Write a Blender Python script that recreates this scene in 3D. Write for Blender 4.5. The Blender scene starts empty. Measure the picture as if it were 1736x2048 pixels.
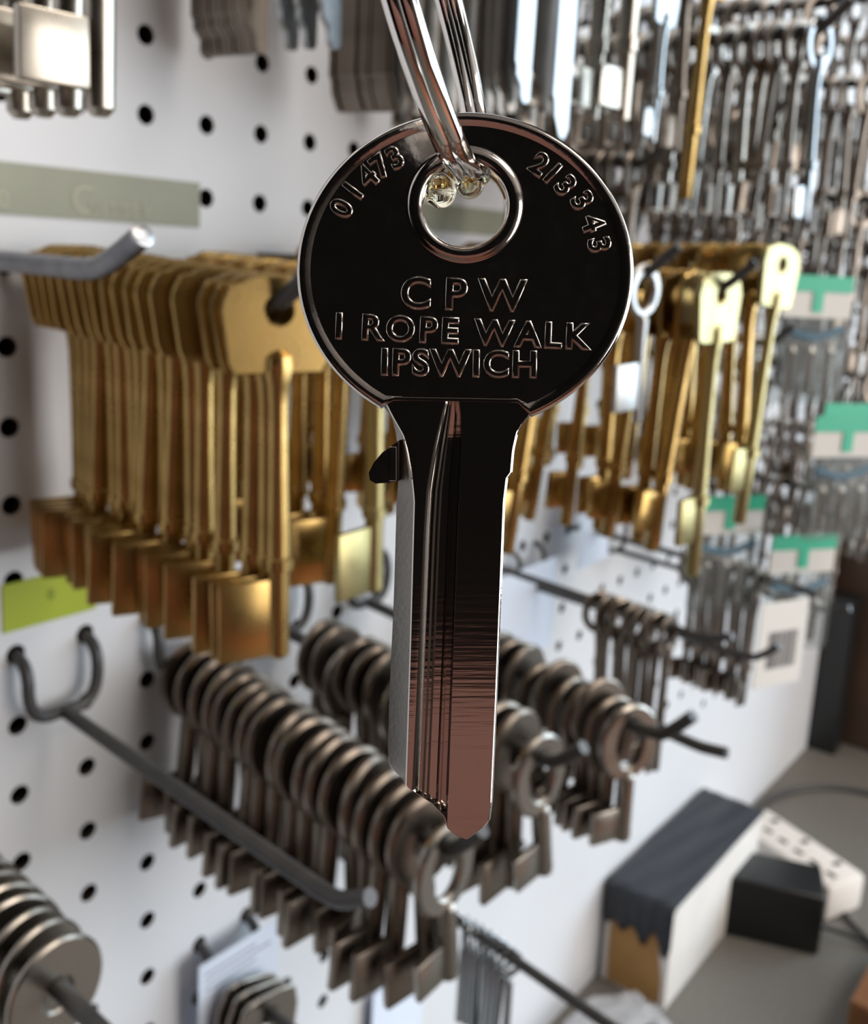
import bpy, bmesh, math, random
from mathutils import Vector, Matrix, Euler
random.seed(7)
PI = math.pi
scene = bpy.context.scene
COL = scene.collection
# ------------------------------------------------------------------ camera
CAM = Vector((-0.1542, -0.2919, -0.0661))
RW = Matrix(((0.6252, -0.7786, 0.0534), (-0.1134, -0.1584, -0.9808), (0.7722, 0.6072, -0.1873)))  # rows: right, down, forward
FPX, PX, PY = 1950.0, 868.0, 880.0
cd = bpy.data.cameras.new('camera')
cam = bpy.data.objects.new('camera', cd); COL.objects.link(cam)
m = Matrix((RW[0], -RW[1], -RW[2])).transposed().to_4x4(); m.translation = CAM
cam.matrix_world = m
cd.sensor_fit = 'VERTICAL'; cd.sensor_width = 24; cd.sensor_height = 24
cd.lens = 24 * FPX / 2048
cd.shift_y = -(1024 - PY) / 2048
cd.clip_start = 0.005; cd.clip_end = 30
cd.dof.use_dof = True; cd.dof.focus_distance = 0.0755; cd.dof.aperture_fstop = 30
scene.camera = cam
scene.view_settings.view_transform = 'Standard'
scene.view_settings.look = 'None'
scene.view_settings.gamma = 1
scene.view_settings.exposure = 0.15
# ------------------------------------------------------------------ light
w = bpy.data.worlds.new('world'); scene.world = w; w.use_nodes = True
w.node_tree.nodes['Background'].inputs[0].default_value = (0.75, 0.86, 1, 1)
w.node_tree.nodes['Background'].inputs[1].default_value = 1.2
def area(name, loc, target, sx, sy, power, color):
    l = bpy.data.lights.new(name, 'AREA'); l.shape = 'RECTANGLE'; l.size = sx; l.size_y = sy
    l.energy = power; l.color = color
    o = bpy.data.objects.new(name, l); COL.objects.link(o); o.location = loc
    o.rotation_euler = (Vector(target) - Vector(loc)).to_track_quat('-Z', 'Y').to_euler()
    return o
YBK = -2.6
WX = 1.75            # the shop window is in the right hand wall
area('window_daylight', (WX - .02, -1.45, .22), (-3, -1.45, .22), 1.9, 1.6, 37, (.72, .88, 1.0))
area('added_back_fill', (.85, YBK + .02, .1), (.85, 3, .1), 1.5, 1.7, 31, (1.0, .92, .83))  # warm fill added from behind to keep the board bright
area('added_overhead_fill', (.5, -1.1, 1.30), (.5, -.9, 0), 1.2, .5, 15, (1.0, .90, .80))  # overhead fill added for ambient light inside the closed room

# ------------------------------------------------------------------ helpers
def at_depth(x, y, d):
    v = Vector(((x - PX) / FPX, (y - PY) / FPX, 1)) * d
    return CAM + RW.transposed() @ v
def at_plane(x, y, axis, val):
    d = RW.transposed() @ Vector(((x - PX) / FPX, (y - PY) / FPX, 1))
    return CAM + d * ((val - CAM[axis]) / d[axis])
def tag(o, label=None, cat=None, group=None, kind=None):
    if label: o['label'] = label
    if cat: o['category'] = cat
    if group: o['group'] = group
    if kind: o['kind'] = kind
    return o
def empty(name, loc=(0, 0, 0), rot=(0, 0, 0)):
    o = bpy.data.objects.new(name, None); COL.objects.link(o); o.location = loc; o.rotation_euler = rot
    o.empty_display_size = .005
    return o
def link(name, me, parent=None):
    o = bpy.data.objects.new(name, me); COL.objects.link(o)
    if parent: o.parent = parent
    return o
def to_mesh(name, bm, mat, smooth=40):
    me = bpy.data.meshes.new(name)
    bmesh.ops.recalc_face_normals(bm, faces=bm.faces[:])
    bm.to_mesh(me); bm.free()
    if mat: me.materials.append(mat)
    if smooth:
        for p in me.polygons: p.use_smooth = True
        try: me.set_sharp_from_angle(angle=math.radians(smooth))
        except Exception: pass
    return me
def obj(name, bm, mat, parent=None, smooth=40):
    return link(name, to_mesh(name, bm, mat, smooth), parent)
def loft(bm, loops, close_ring=False, cap=False):
    """loops: lists of points with the same count; quads between following loops"""
    vs = [[bm.verts.new(p) for p in lp] for lp in loops]
    n = len(vs[0])
    rng = range(len(vs)) if close_ring else range(len(vs) - 1)
    for i in rng:
        a, b = vs[i], vs[(i + 1) % len(vs)]
        for k in range(n):
            bm.faces.new((a[k], a[(k + 1) % n], b[(k + 1) % n], b[k]))
    if cap:
        bm.faces.new(vs[0]); bm.faces.new(vs[-1])
    return vs
def lathe(bm, prof, n=16, c=(0, 0)):
    loft(bm, [[(c[0] + r * math.cos(2 * PI * k / n), c[1] + r * math.sin(2 * PI * k / n), z) for k in range(n)] for r, z in prof], cap=True)
def tube(bm, pts, rad, n=10, cap=True):
    pts = [Vector(p) for p in pts]
    rads = rad if isinstance(rad, (list, tuple)) else [rad] * len(pts)
    t = [(pts[min(i + 1, len(pts) - 1)] - pts[max(i - 1, 0)]).normalized() for i in range(len(pts))]
    up = Vector((0, 0, 1)) if abs(t[0].z) < .9 else Vector((1, 0, 0))
    nrm = t[0].cross(up).normalized()
    loops = []
    for i, p in enumerate(pts):
        if i:
            nrm = (nrm - t[i] * nrm.dot(t[i])).normalized()
        b = t[i].cross(nrm)
        loops.append([p + (nrm * math.cos(2 * PI * k / n) + b * math.sin(2 * PI * k / n)) * rads[i] for k in range(n)])
    loft(bm, loops, cap=cap)
def smooth_path(pts, it=2):
    pts = [Vector(p) for p in pts]
    for _ in range(it):
        q = [pts[0]]
        for a, b in zip(pts, pts[1:]):
            q += [a.lerp(b, .25), a.lerp(b, .75)]
        q.append(pts[-1]); pts = q
    return pts
def box(bm, lo, hi, bev=0, seg=2):
    r = bmesh.ops.create_cube(bm, size=1)
    for v in r['verts']:
        v.co = Vector([lo[i] if v.co[i] < 0 else hi[i] for i in range(3)])
    if bev:
        es = list({e for v in r['verts'] for e in v.link_edges})
        bmesh.ops.bevel(bm, geom=es, offset=bev, segments=seg, affect='EDGES', profile=.5)
    return r['verts']
def plate(bm, outer, inner, c, T, bev, N=40, dz=0):
    """flat plate in the XZ plane with one hole; outer and inner give a radius about c for an angle"""
    def lp(f, off, y):
        out = []
        for k in range(N):
            a = 2 * PI * k / N
            r = f(a) + off
            out.append((c[0] + r * math.cos(a), y, c[1] + r * math.sin(a)))
        return out
    h = T / 2
    L = [lp(outer, -bev, -h), lp(outer, 0, -h + bev), lp(outer, 0, h - bev), lp(outer, -bev, h),
         lp(inner, bev, h), lp(inner, 0, h - bev), lp(inner, 0, -h + bev), lp(inner, bev, -h)]
    loft(bm, L, close_ring=True)
def poly_radius(pts, c):
    """radius function of a star shaped polygon about c"""
    P = [(x - c[0], z - c[1]) for x, z in pts]
    def f(a):
        dx, dz = math.cos(a), math.sin(a); best = 1e-4
        for (x1, z1), (x2, z2) in zip(P, P[1:] + P[:1]):
            ex, ez = x2 - x1, z2 - z1
            den = dx * ez - dz * ex
            if abs(den) < 1e-12: continue
            t = (x1 * ez - z1 * ex) / den; s = (x1 * dz - z1 * dx) / den
            if t > 0 and -1e-6 <= s <= 1 + 1e-6: best = max(best, t)
        return best
    return f
def round_poly(pts, it=3):
    for _ in range(it):
        q = []
        for (x1, z1), (x2, z2) in zip(pts, pts[1:] + pts[:1]):
            q += [(x1 * .8 + x2 * .2, z1 * .8 + z2 * .2), (x1 * .2 + x2 * .8, z1 * .2 + z2 * .8)]
        pts = q
    return pts
def ellipse_r(a_, b_):
    return lambda t: a_ * b_ / math.sqrt((b_ * math.cos(t)) ** 2 + (a_ * math.sin(t)) ** 2)

# ------------------------------------------------------------------ materials
def mat(name, base, rough=.5, metal=0, spec=.5, col2=None, nscale=60, nfac=.5, bump=0, bscale=400, rvar=0, alpha=None, trans=0, emit=None, ior=None, coat=0):
    m = bpy.data.materials.new(name); m.use_nodes = True
    nt = m.node_tree; b = nt.nodes['Principled BSDF']
    b.inputs['Base Color'].default_value = (*base, 1)
    b.inputs['Roughness'].default_value = rough; b.inputs['Metallic'].default_value = metal
    b.inputs['Specular IOR Level'].default_value = spec
    if coat: b.inputs['Coat Weight'].default_value = coat
    if trans: b.inputs['Transmission Weight'].default_value = trans
    if ior: b.inputs['IOR'].default_value = ior
    if alpha is not None: b.inputs['Alpha'].default_value = alpha
    if emit: b.inputs['Emission Color'].default_value = (*emit[0], 1); b.inputs['Emission Strength'].default_value = emit[1]
    tc = nt.nodes.new('ShaderNodeTexCoord')
    if col2 or rvar:
        n = nt.nodes.new('ShaderNodeTexNoise'); n.inputs['Scale'].default_value = nscale; n.inputs['Detail'].default_value = 5
        nt.links.new(tc.outputs['Object'], n.inputs['Vector'])
        if col2:
            r = nt.nodes.new('ShaderNodeValToRGB'); r.color_ramp.elements[0].position = .5 - nfac / 2; r.color_ramp.elements[1].position = .5 + nfac / 2
            r.color_ramp.elements[0].color = (*base, 1); r.color_ramp.elements[1].color = (*col2, 1)
            nt.links.new(n.outputs['Fac'], r.inputs['Fac']); nt.links.new(r.outputs['Color'], b.inputs['Base Color'])
        if rvar:
            mr = nt.nodes.new('ShaderNodeMapRange'); mr.inputs['To Min'].default_value = max(.02, rough - rvar); mr.inputs['To Max'].default_value = rough + rvar
            mr.inputs['From Min'].default_value = .3; mr.inputs['From Max'].default_value = .7
            nt.links.new(n.outputs['Fac'], mr.inputs['Value']); nt.links.new(mr.outputs['Result'], b.inputs['Roughness'])
    if bump:
        n2 = nt.nodes.new('ShaderNodeTexNoise'); n2.inputs['Scale'].default_value = bscale; n2.inputs['Detail'].default_value = 4
        nt.links.new(tc.outputs['Object'], n2.inputs['Vector'])
        bp = nt.nodes.new('ShaderNodeBump'); bp.inputs['Strength'].default_value = bump; bp.inputs['Distance'].default_value = .0002
        nt.links.new(n2.outputs['Fac'], bp.inputs['Height']); nt.links.new(bp.outputs['Normal'], b.inputs['Normal'])
    return m
M = {}
M['nickel'] = mat('polished_nickel', (.58, .53, .49), .12, 1, nscale=900, rvar=.04, bump=.05, bscale=1800)
M['milled'] = mat('milled_nickel', (.27, .255, .235), .42, 1, bump=.1, bscale=3000)
M['blade'] = mat('machined_nickel', (.58, .53, .49), .11, 1)
_nt = M['blade'].node_tree; _tc = _nt.nodes.new('ShaderNodeTexCoord'); _mp = _nt.nodes.new('ShaderNodeMapping'); _mp.inputs['Scale'].default_value = (90, 1900, 90)
_n = _nt.nodes.new('ShaderNodeTexNoise'); _n.inputs['Scale'].default_value = 1; _n.inputs['Detail'].default_value = 3
_b = _nt.nodes.new('ShaderNodeBump'); _b.inputs['Strength'].default_value = .10; _b.inputs['Distance'].default_value = .00015
_nt.links.new(_tc.outputs['Object'], _mp.inputs['Vector']); _nt.links.new(_mp.outputs[0], _n.inputs['Vector']); _nt.links.new(_n.outputs['Fac'], _b.inputs['Height']); _nt.links.new(_b.outputs[0], _nt.nodes['Principled BSDF'].inputs['Normal'])
M['chrome'] = mat('ring_chrome', (.78, .74, .70), .09, 1)
M['brass'] = mat('aged_brass', (.57, .39, .15), .29, 1, col2=(.38, .24, .08), nscale=70, nfac=.5, rvar=.06, bump=.07, bscale=700)
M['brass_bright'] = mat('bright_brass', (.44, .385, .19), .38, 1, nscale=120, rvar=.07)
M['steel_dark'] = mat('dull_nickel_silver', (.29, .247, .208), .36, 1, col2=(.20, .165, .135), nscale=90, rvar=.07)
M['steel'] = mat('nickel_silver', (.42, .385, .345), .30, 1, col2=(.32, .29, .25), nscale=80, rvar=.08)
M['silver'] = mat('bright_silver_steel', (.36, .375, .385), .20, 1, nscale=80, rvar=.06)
M['satin_pale'] = mat('satin_pale_steel', (.46, .46, .45), .42, 1)
M['silver_warm'] = mat('satin_nickel', (.50, .455, .39), .30, 1, nscale=80, rvar=.05)
M['wire'] = mat('dark_hook_wire', (.055, .055, .06), .42, .3, col2=(.09, .085, .08), nscale=120)
M['zinc'] = mat('zinc_wire', (.24, .24, .255), .33, 1, col2=(.15, .15, .165), nscale=200)
M['zinc_end'] = mat('cut_wire_end', (.42, .42, .43), .35, 1, bump=1, bscale=900)
M['board'] = mat('white_pegboard', (.76, .785, .83), .38, 0, col2=(.71, .72, .745), nscale=9, nfac=.6)
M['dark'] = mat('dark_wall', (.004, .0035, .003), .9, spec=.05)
M['wall_white'] = mat('wall_plaster', (.50, .47, .43), .8)
M['wall_dim'] = mat('dim_wall_paint', (.13, .11, .09), .85)
M['ceil'] = mat('ceiling_paint', (.42, .38, .34), .9)
M['floor'] = mat('terracotta_floor', (.42, .16, .085), .55, col2=(.34, .12, .06), nscale=6)
M['worktop'] = mat('grey_worktop', (.145, .135, .118), .5, col2=(.19, .178, .158), nscale=350, nfac=.25)
M['wood'] = mat('orange_wood', (.22, .085, .025), .5, col2=(.15, .055, .015), nscale=30)
M['red_reflect'] = mat('red_brown_reflector', (.20, .075, .05), .6, col2=(.16, .058, .038), nscale=12)
M['darkwood'] = mat('dark_brown_case', (.05, .032, .022), .6, col2=(.11, .06, .035), nscale=14)
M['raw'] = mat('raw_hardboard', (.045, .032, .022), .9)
M['tape'] = mat('black_tape', (.012, .015, .022), .45)
M['card'] = mat('brown_cardboard', (.42, .23, .075), .75, col2=(.36, .19, .06), nscale=40)
M['box_white'] = mat('scuffed_white_card', (.80, .78, .75), .55, col2=(.74, .70, .66), nscale=22, nfac=.3)
M['black_plastic'] = mat('black_plastic', (.012, .013, .014), .35)
M['white_plastic'] = mat('white_plastic', (.78, .72, .66), .4)
M['olive'] = mat('olive_label_tape', (.30, .31, .235), .5, col2=(.34, .35, .27), nscale=60)
M['cream_ink'] = mat('faded_cream_print', (.44, .43, .33), .5)
M['lime'] = mat('lime_label', (.38, .46, .015), .5)
M['lime_ink'] = mat('faded_olive_print', (.25, .32, .02), .5)
M['paper'] = mat('pale_blue_paper', (.70, .77, .90), .7)
M['ink'] = mat('grey_print', (.12, .13, .16), .7)
M['green'] = mat('emerald_label', (.015, .50, .30), .4)
M['dkgreen'] = mat('dark_green_card', (.01, .16, .09), .4)
M['white_card'] = mat('white_card', (.78, .76, .72), .6)
M['blue'] = mat('blue_plastic', (.03, .16, .27), .35)
M['drop'] = mat('clear_droplet', (1, .93, .72), .02, 0, trans=1, ior=1.4)
def clear_film(name, tint=(.9, .93, .97), fac=.25):
    m = bpy.data.materials.new(name); m.use_nodes = True; nt = m.node_tree
    for n in list(nt.nodes):
        if n.type == 'BSDF_PRINCIPLED': nt.nodes.remove(n)
    out = [n for n in nt.nodes if n.type == 'OUTPUT_MATERIAL'][0]
    t = nt.nodes.new('ShaderNodeBsdfTransparent'); g = nt.nodes.new('ShaderNodeBsdfPrincipled')
    t.inputs[0].default_value = (*tint, 1); g.inputs['Base Color'].default_value = (*tint, 1); g.inputs['Roughness'].default_value = .12
    mx = nt.nodes.new('ShaderNodeMixShader'); mx.inputs[0].default_value = fac
    nt.links.new(t.outputs[0], mx.inputs[1]); nt.links.new(g.outputs[0], mx.inputs[2]); nt.links.new(mx.outputs[0], out.inputs['Surface'])
    return m
M['film'] = clear_film('clear_plastic_film', (.80, .82, .82), .10)
M['crinkle'] = clear_film('crinkled_clear_bag', (.93, .94, .96), .30)

# ------------------------------------------------------------------ the room
P = .0254                      # hole pitch of the pegboard
WORK = -.600                   # height of the worktop
def struct(name, bm, m, parent=None, smooth=0):
    o = obj(name, bm, m, parent, smooth)
    if not parent: o['kind'] = 'structure'
    return o
XL, XR, YB, YF, ZF, ZC = -1.15, WX, -2.6, .035, -1.45, 1.35
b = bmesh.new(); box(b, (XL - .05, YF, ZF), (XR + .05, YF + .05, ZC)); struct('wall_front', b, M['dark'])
b = bmesh.new()
box(b, (XL - .05, YB - .05, ZF), (.08, YB, ZC)); box(b, (1.62, YB - .05, ZF), (XR + .05, YB, ZC))
box(b, (.08, YB - .05, ZF), (1.62, YB, -.77)); box(b, (.08, YB - .05, .97), (1.62, YB, ZC)); struct('wall_back', b, M['wall_dim'])
b = bmesh.new()
for x in (.08, .84, 1.60): box(b, (x, YB - .04, -.77), (x + .02, YB, .97))
for z in (-.77, .95): box(b, (.08, YB - .04, z), (1.62, YB, z + .02))
struct('added_back_window', b, M['white_plastic'])  # unseen frame and opening added to go with the back fill light
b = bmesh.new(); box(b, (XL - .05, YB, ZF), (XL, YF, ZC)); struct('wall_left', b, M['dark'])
b = bmesh.new()
wy0, wy1, wz0, wz1 = -2.42, -.48, -.60, 1.04
box(b, (XR, YB, ZF), (XR + .05, wy0, ZC)); box(b, (XR, wy1, ZF), (XR + .05, YF, ZC))
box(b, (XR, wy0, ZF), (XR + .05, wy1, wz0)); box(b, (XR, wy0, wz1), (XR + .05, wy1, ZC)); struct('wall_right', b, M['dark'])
b = bmesh.new()
for y in (wy0, wy1 - .03): box(b, (XR, y, wz0), (XR + .04, y + .03, wz1))
for z in (wz0, wz1 - .03): box(b, (XR, wy0, z), (XR + .04, wy1, z + .03))
wf = struct('window_1', b, M['white_plastic'])
b = bmesh.new(); box(b, (XL - .05, YB - .05, ZF - .05), (XR + .05, YF + .05, ZF)); struct('floor', b, M['floor'])
b = bmesh.new(); box(b, (XL - .05, YB - .05, ZC), (XR + .05, YF + .05, ZC + .05)); struct('ceiling', b, M['ceil'])

# pegboard: real holes through a real sheet
b = bmesh.new()
c0, c1, r0, r1 = -9, 36, -14, 17
TH, HR, NS = .0035, .0034, 12
holes = []
BX1, BZ1 = .93, .40
def ring(cx, cz, y, r): return [b.verts.new((cx + r * math.cos(2 * PI * (k + .5) / NS), y, cz + r * math.sin(2 * PI * (k + .5) / NS))) for k in range(NS)]
corner = {}
def cv(i, j):
    if (i, j) not in corner: corner[(i, j)] = b.verts.new(((i - .5) * P, 0, -(j - .5) * P))
    return corner[(i, j)]
for i in range(c0, c1 + 1):
    for j in range(r0, r1 + 1):
        f_ = ring(i * P, -j * P, 0, HR); bk = ring(i * P, -j * P, TH, HR)
        q = [cv(i + 1, j), cv(i, j), cv(i, j + 1), cv(i + 1, j + 1)]   # NE NW SW SE
        for k in range(NS):
            holes.append(b.faces.new((f_[k], f_[(k + 1) % NS], bk[(k + 1) % NS], bk[k])))
        s = NS // 4
        for qd in range(4):
            # corner qd is at angle 45 + 90*qd
            ks = [(qd * s + t) % NS for t in range(s + 1)]
            mid = s // 2
            for t in range(s):
                b.faces.new((q[qd], f_[ks[t]], f_[ks[t + 1]]))
            b.faces.new((q[qd], f_[ks[s]], q[(qd + 1) % 4]))
bmesh.ops.recalc_face_normals(b, faces=b.faces[:])
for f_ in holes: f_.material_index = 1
x0, x1 = (c0 - .5) * P, (c1 + .5) * P; z0, z1 = -(r1 + .5) * P, -(r0 - .5) * P
def quad(*p): b.faces.new([b.verts.new(v) for v in p])
quad((x1, 0, z0), (x1, 0, z1), (BX1 + .01, 0, z1), (BX1 + .01, 0, z0))
quad((-.52, 0, z1), (x0, 0, z1), (x0, 0, z0), (-.52, 0, z0))
quad((-.52, 0, z0), (x0, 0, z0), (x0, 0, WORK), (-.52, 0, WORK))
quad((x0, 0, WORK), (BX1 + .01, 0, WORK), (BX1 + .01, 0, z0), (x0, 0, z0))
X1 = BX1 + .01
quad((X1, 0, WORK), (X1, TH * 3, WORK), (X1, TH * 3, z1), (X1, 0, z1))
quad((x0, TH * 3, WORK), (X1, TH * 3, WORK), (X1, 0, WORK), (x0, 0, WORK))
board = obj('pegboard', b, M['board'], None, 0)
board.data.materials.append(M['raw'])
tag(board, 'white perforated pegboard wall panel behind all the hanging keys', 'pegboard')

b = bmesh.new(); box(b, (-.85, -.62, WORK - .03), (1.6, .03, WORK), .002); wt = obj('worktop', b, M['worktop'], None, 0)
tag(wt, 'grey speckled worktop running under the white pegboard', 'worktop')
# unseen block added behind the camera so the blade reflects reddish brown
b = bmesh.new(); box(b, (-1.14, -1.9, ZF), (-.93, -.35, -.165), .01); o = obj('reflection_block', b, M['red_reflect'], None, 0)
tag(o, 'unseen red brown cabinet against the wall behind the camera', 'reflector')

# ------------------------------------------------------------------ hooks
ORD = ['first', 'second', 'third', 'fourth', 'fifth', 'sixth', 'seventh', 'eighth', 'ninth', 'tenth', 'eleventh', 'twelfth', 'thirteenth', 'fourteenth', 'fifteenth', 'sixteenth', 'seventeenth', 'eighteenth', 'nineteenth', 'twentieth', 'twenty-first', 'twenty-second', 'twenty-third', 'twenty-fourth', 'twenty-fifth']
WR = .0024
class Hook:
    def __init__(s, x, row, length, label, droop=.03, m='wire', tip=.0085, wr=WR, tipz=.0065, end=None, flat=False, z0=None):
        s.x, s.wr, s.len, s.droop = x, wr, length, droop
        zt = -row * P; s.z0 = zt - P + .0035; s.y0 = -.0075
        if flat: s.z0 = zt
        if z0 is not None: s.z0 = z0; zt = z0 + (0 if flat else P - .0035)
        s.name = label
        root = empty('peg_hook', (x, 0, s.z0)); tag(root, label, 'hook', 'pegboard hooks')
        bm = bmesh.new(); h = P / 2; dz = zt - s.z0
        pts = [(-h, .010, 0), (-h, s.y0 + .003, 0), (-h + .003, s.y0, 0), (0, s.y0, 0), (h - .003, s.y0, 0), (h, s.y0 + .003, 0), (h, .010, 0)] if flat else [(-h, .010, dz), (-h, -.001, dz), (-h, s.y0, dz - .004), (-h, s.y0, .006), (-h + .004, s.y0, 0), (0, s.y0, 0), (h - .004, s.y0, 0), (h, s.y0, .006), (h, s.y0, dz - .004), (h, -.001, dz), (h, .010, dz)]
        tube(bm, smooth_path(pts, 2), wr * .88, 10)
        obj('bracket', bm, M[m], root)
        bm = bmesh.new()
        Lb = length - .012
        zz = lambda y: s.arm_z(y) - s.z0
        pts = [(0, s.y0, zz(s.y0)), (0, -.4 * Lb, zz(-.4 * Lb)), (0, -.85 * Lb, zz(-.85 * Lb)), (0, -Lb, zz(-Lb)), (0, -Lb - tip * .6, zz(-Lb) + tipz * .5), (0, -Lb - tip * 1.5, zz(-Lb) + tipz * 1.6)]
        sp = smooth_path(pts, 2)
        tube(bm, sp, wr, 12)
        obj('arm', bm, M[m], root)
        if end:
            bm = bmesh.new(); t = (sp[-1] - sp[-2]).normalized()
            tube(bm, [sp[-1] - t * .0006, sp[-1] + t * .0002, sp[-1] + t * .0004], [wr * 1.04, wr * 1.04, wr * .85], 12)
            e = obj('cut_end', bm, M[end], root); e['label'] = 'bright rough cut end'
        s.root = root
    def arm_z(s, y): return s.z0 + s.droop * (y - s.y0)
# ------------------------------------------------------------------ key prototypes
# every key hangs from its origin: the point where the top of its hole rests on the wire
def trap_bow(w, h, T, hr, top=.005, wb=.84):
    bm = bmesh.new(); zt, zb = top, top - h
    k = .0009; b2 = w * wb / 2
    top_ = round_poly([(-w * .5, zt - h * .30), (-w * .42, zt), (w * .42, zt), (w * .5, zt - h * .30)], 3)
    top_ = [p for p in top_ if p[1] > zt - h * .297]
    top_.sort(key=lambda p: p[0])
    pts = top_ + [(w * .5, zt - h * .32), (b2, zb + k), (b2 - k, zb), (-b2 + k, zb), (-b2, zb + k), (-w * .5, zt - h * .32)]
    c = (0, -hr)
    plate(bm, poly_radius(pts, c), lambda a: hr, c, T, T * .22, 40)
    return bm
def oval_bow(w, h, T, hw, hh, top=.0055):
    bm = bmesh.new(); c = (0, -hh)
    cz = top - h / 2
    pts = [(w / 2 * math.cos(a), cz + h / 2 * math.sin(a)) for a in [2 * PI * k / 40 for k in range(40)]]
    plate(bm, poly_radius(pts, c), ellipse_r(hw, hh), c, T, T * .3, 40)
    return bm
def bit_mesh(w, h, T, x_in, zb, notch=0):
    bm = bmesh.new()
    if notch:
        n = notch; hh = h / (2 * n - 1)
        box(bm, (-x_in - w * .55, -T / 2, zb), (-x_in, T / 2, zb + h), T * .15)
        for k in range(n): box(bm, (-x_in - w, -T / 2, zb + 2 * k * hh), (-x_in - w * .5, T / 2, zb + (2 * k + 1) * hh), T * .1)
    else:
        box(bm, (-x_in - w, -T / 2, zb), (-x_in, T / 2, zb + h), min(T * .25, .0006))
    return bm
def key_proto(bow_bm, shaft_prof, bit, mname, n=14, bitmat=None):
    d = {'bow': to_mesh('bow', bow_bm, M[mname], 35)}
    bm = bmesh.new(); lathe(bm, shaft_prof, n); d['shaft'] = to_mesh('shaft', bm, M[mname], 35)
    if bit is not None: d['bit'] = to_mesh('bit', bit, M[bitmat or mname], 35)
    return d
def shaft_long(zb, L, r0=.0021, r1=.0029, collar=.0036, pin=.0025, pinlen=.024):
    zc = -L + pinlen
    return [(r0 * .6, zb + .006), (r0 * 1.35, zb + .0045), (r0 * 1.5, zb + .001), (r0 * 1.15, zb - .003), (r0, zb - .008), (r0 * 1.05, (zb + zc) / 2), (r1, zc + .004),
            (collar, zc + .0035), (collar, zc + .0005), (pin, zc), (pin, -L + .0008), (pin * .8, -L)]
PROTO = {}
def recolour(src, m):
    d = {k: v.copy() for k, v in PROTO[src].items()}
    for v in d.values(): v.materials[0] = M[m]
    return d
PROTO['brass'] = key_proto(trap_bow(.030, .0245, .0022, .0036), shaft_long(-.0195, .0955, .0026, .0032, .0039, .0030), bit_mesh(.0145, .0215, .0026, .0018, -.0950), 'brass')
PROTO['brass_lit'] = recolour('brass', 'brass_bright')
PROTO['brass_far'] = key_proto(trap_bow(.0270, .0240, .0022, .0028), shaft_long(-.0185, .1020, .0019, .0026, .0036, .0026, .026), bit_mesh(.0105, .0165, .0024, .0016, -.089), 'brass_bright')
PROTO['brass_thin'] = key_proto(trap_bow(.0205, .0235, .0022, .0034), shaft_long(-.0185, .0930, .0022, .0027, .0033, .0025), bit_mesh(.009, .014, .0024, .0016, -.086), 'brass')
LONGP = lambda z0: [(.0022, z0), (.0035, z0 - .0015), (.0035, -.033), (.0035, -.0565), (.0033, -.058), (.0022, -.0585)]
PROTO['stack_disc'] = key_proto(oval_bow(.0280, .0305, .0040, .0044, .0050, .0110), LONGP(-.018), bit_mesh(.0145, .0165, .0028, .0025, -.0575), 'steel_dark')
PROTO['stack_oval'] = key_proto(oval_bow(.0280, .0320, .0034, .0058, .0085, .0065), LONGP(-.0235), bit_mesh(.0145, .0165, .0028, .0025, -.0575), 'steel_dark')
PROTO['silver_oval'] = key_proto(oval_bow(.0270, .031, .0034, .0062, .0100, .0055), [(.0022, -.0225), (.0034, -.024), (.0034, -.033), (.0034, -.049), (.0032, -.0505), (.0022, -.051)],
                                 bit_mesh(.0125, .0135, .0026, .0025, -.0500), 'steel_dark')
PROTO['silver_disc'] = key_proto(oval_bow(.0272, .030, .0034, .0044, .0050, .0105), [(.0022, -.018), (.0034, -.0195), (.0034, -.033), (.0034, -.049), (.0032, -.0505), (.0022, -.051)],
                                 bit_mesh(.0125, .0135, .0026, .0025, -.0500), 'steel_dark')
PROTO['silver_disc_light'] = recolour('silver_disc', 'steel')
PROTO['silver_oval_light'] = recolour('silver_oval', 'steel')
PROTO['thin_disc'] = key_proto(oval_bow(.0272, .029, .0021, .0042, .0046, .0105), [(.0018, -.017), (.0030, -.019), (.0030, -.049), (.0018, -.051)], bit_mesh(.0125, .0135, .0022, .0022, -.0500), 'steel')
PROTO['pipe'] = key_proto(oval_bow(.027, .026, .003, .004, .004), [(.002, -.019), (.0036, -.021), (.0031, -.042), (.0038, -.0425), (.0038, -.047), (.0031, -.0475), (.0029, -.0695), (.0016, -.0710)],
                          bit_mesh(.0140, .0135, .003, .0024, -.0665), 'silver_warm')
PROTO['small_ring'] = key_proto(oval_bow(.017, .019, .002, .0048, .0058, .004), [(.001, -.0145), (.0019, -.0155), (.0017, -.03), (.0021, -.0305), (.0018, -.046), (.0012, -.0475)],
                                bit_mesh(.006, .009, .0016, .0012, -.0455), 'steel', 10)
PROTO['long_round'] = key_proto(oval_bow(.0185, .0215, .0022, .0058, .0068, .004), shaft_long(-.0165, .075, .0019, .0023, .0030, .0020, .020), bit_mesh(.0075, .0125, .002, .0016, -.0735), 'steel', 10)
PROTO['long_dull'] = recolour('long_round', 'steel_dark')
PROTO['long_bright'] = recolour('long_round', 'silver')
PROTO['wedge_silver'] = key_proto(trap_bow(.016, .022, .0022, .0030), shaft_long(-.0170, .058, .0016, .0019, .0024, .0016, .016), bit_mesh(.006, .010, .002, .0013, -.056), 'silver', 10)
PROTO['ring_pale'] = key_proto(oval_bow(.0150, .0160, .0018, .0046, .0052, .0035), [(.001, -.0118), (.0018, -.013), (.0015, -.020), (.0015, -.044), (.001, -.045)], bit_mesh(.0108, .0145, .002, .0010, -.0405), 'satin_pale', 12)
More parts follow.
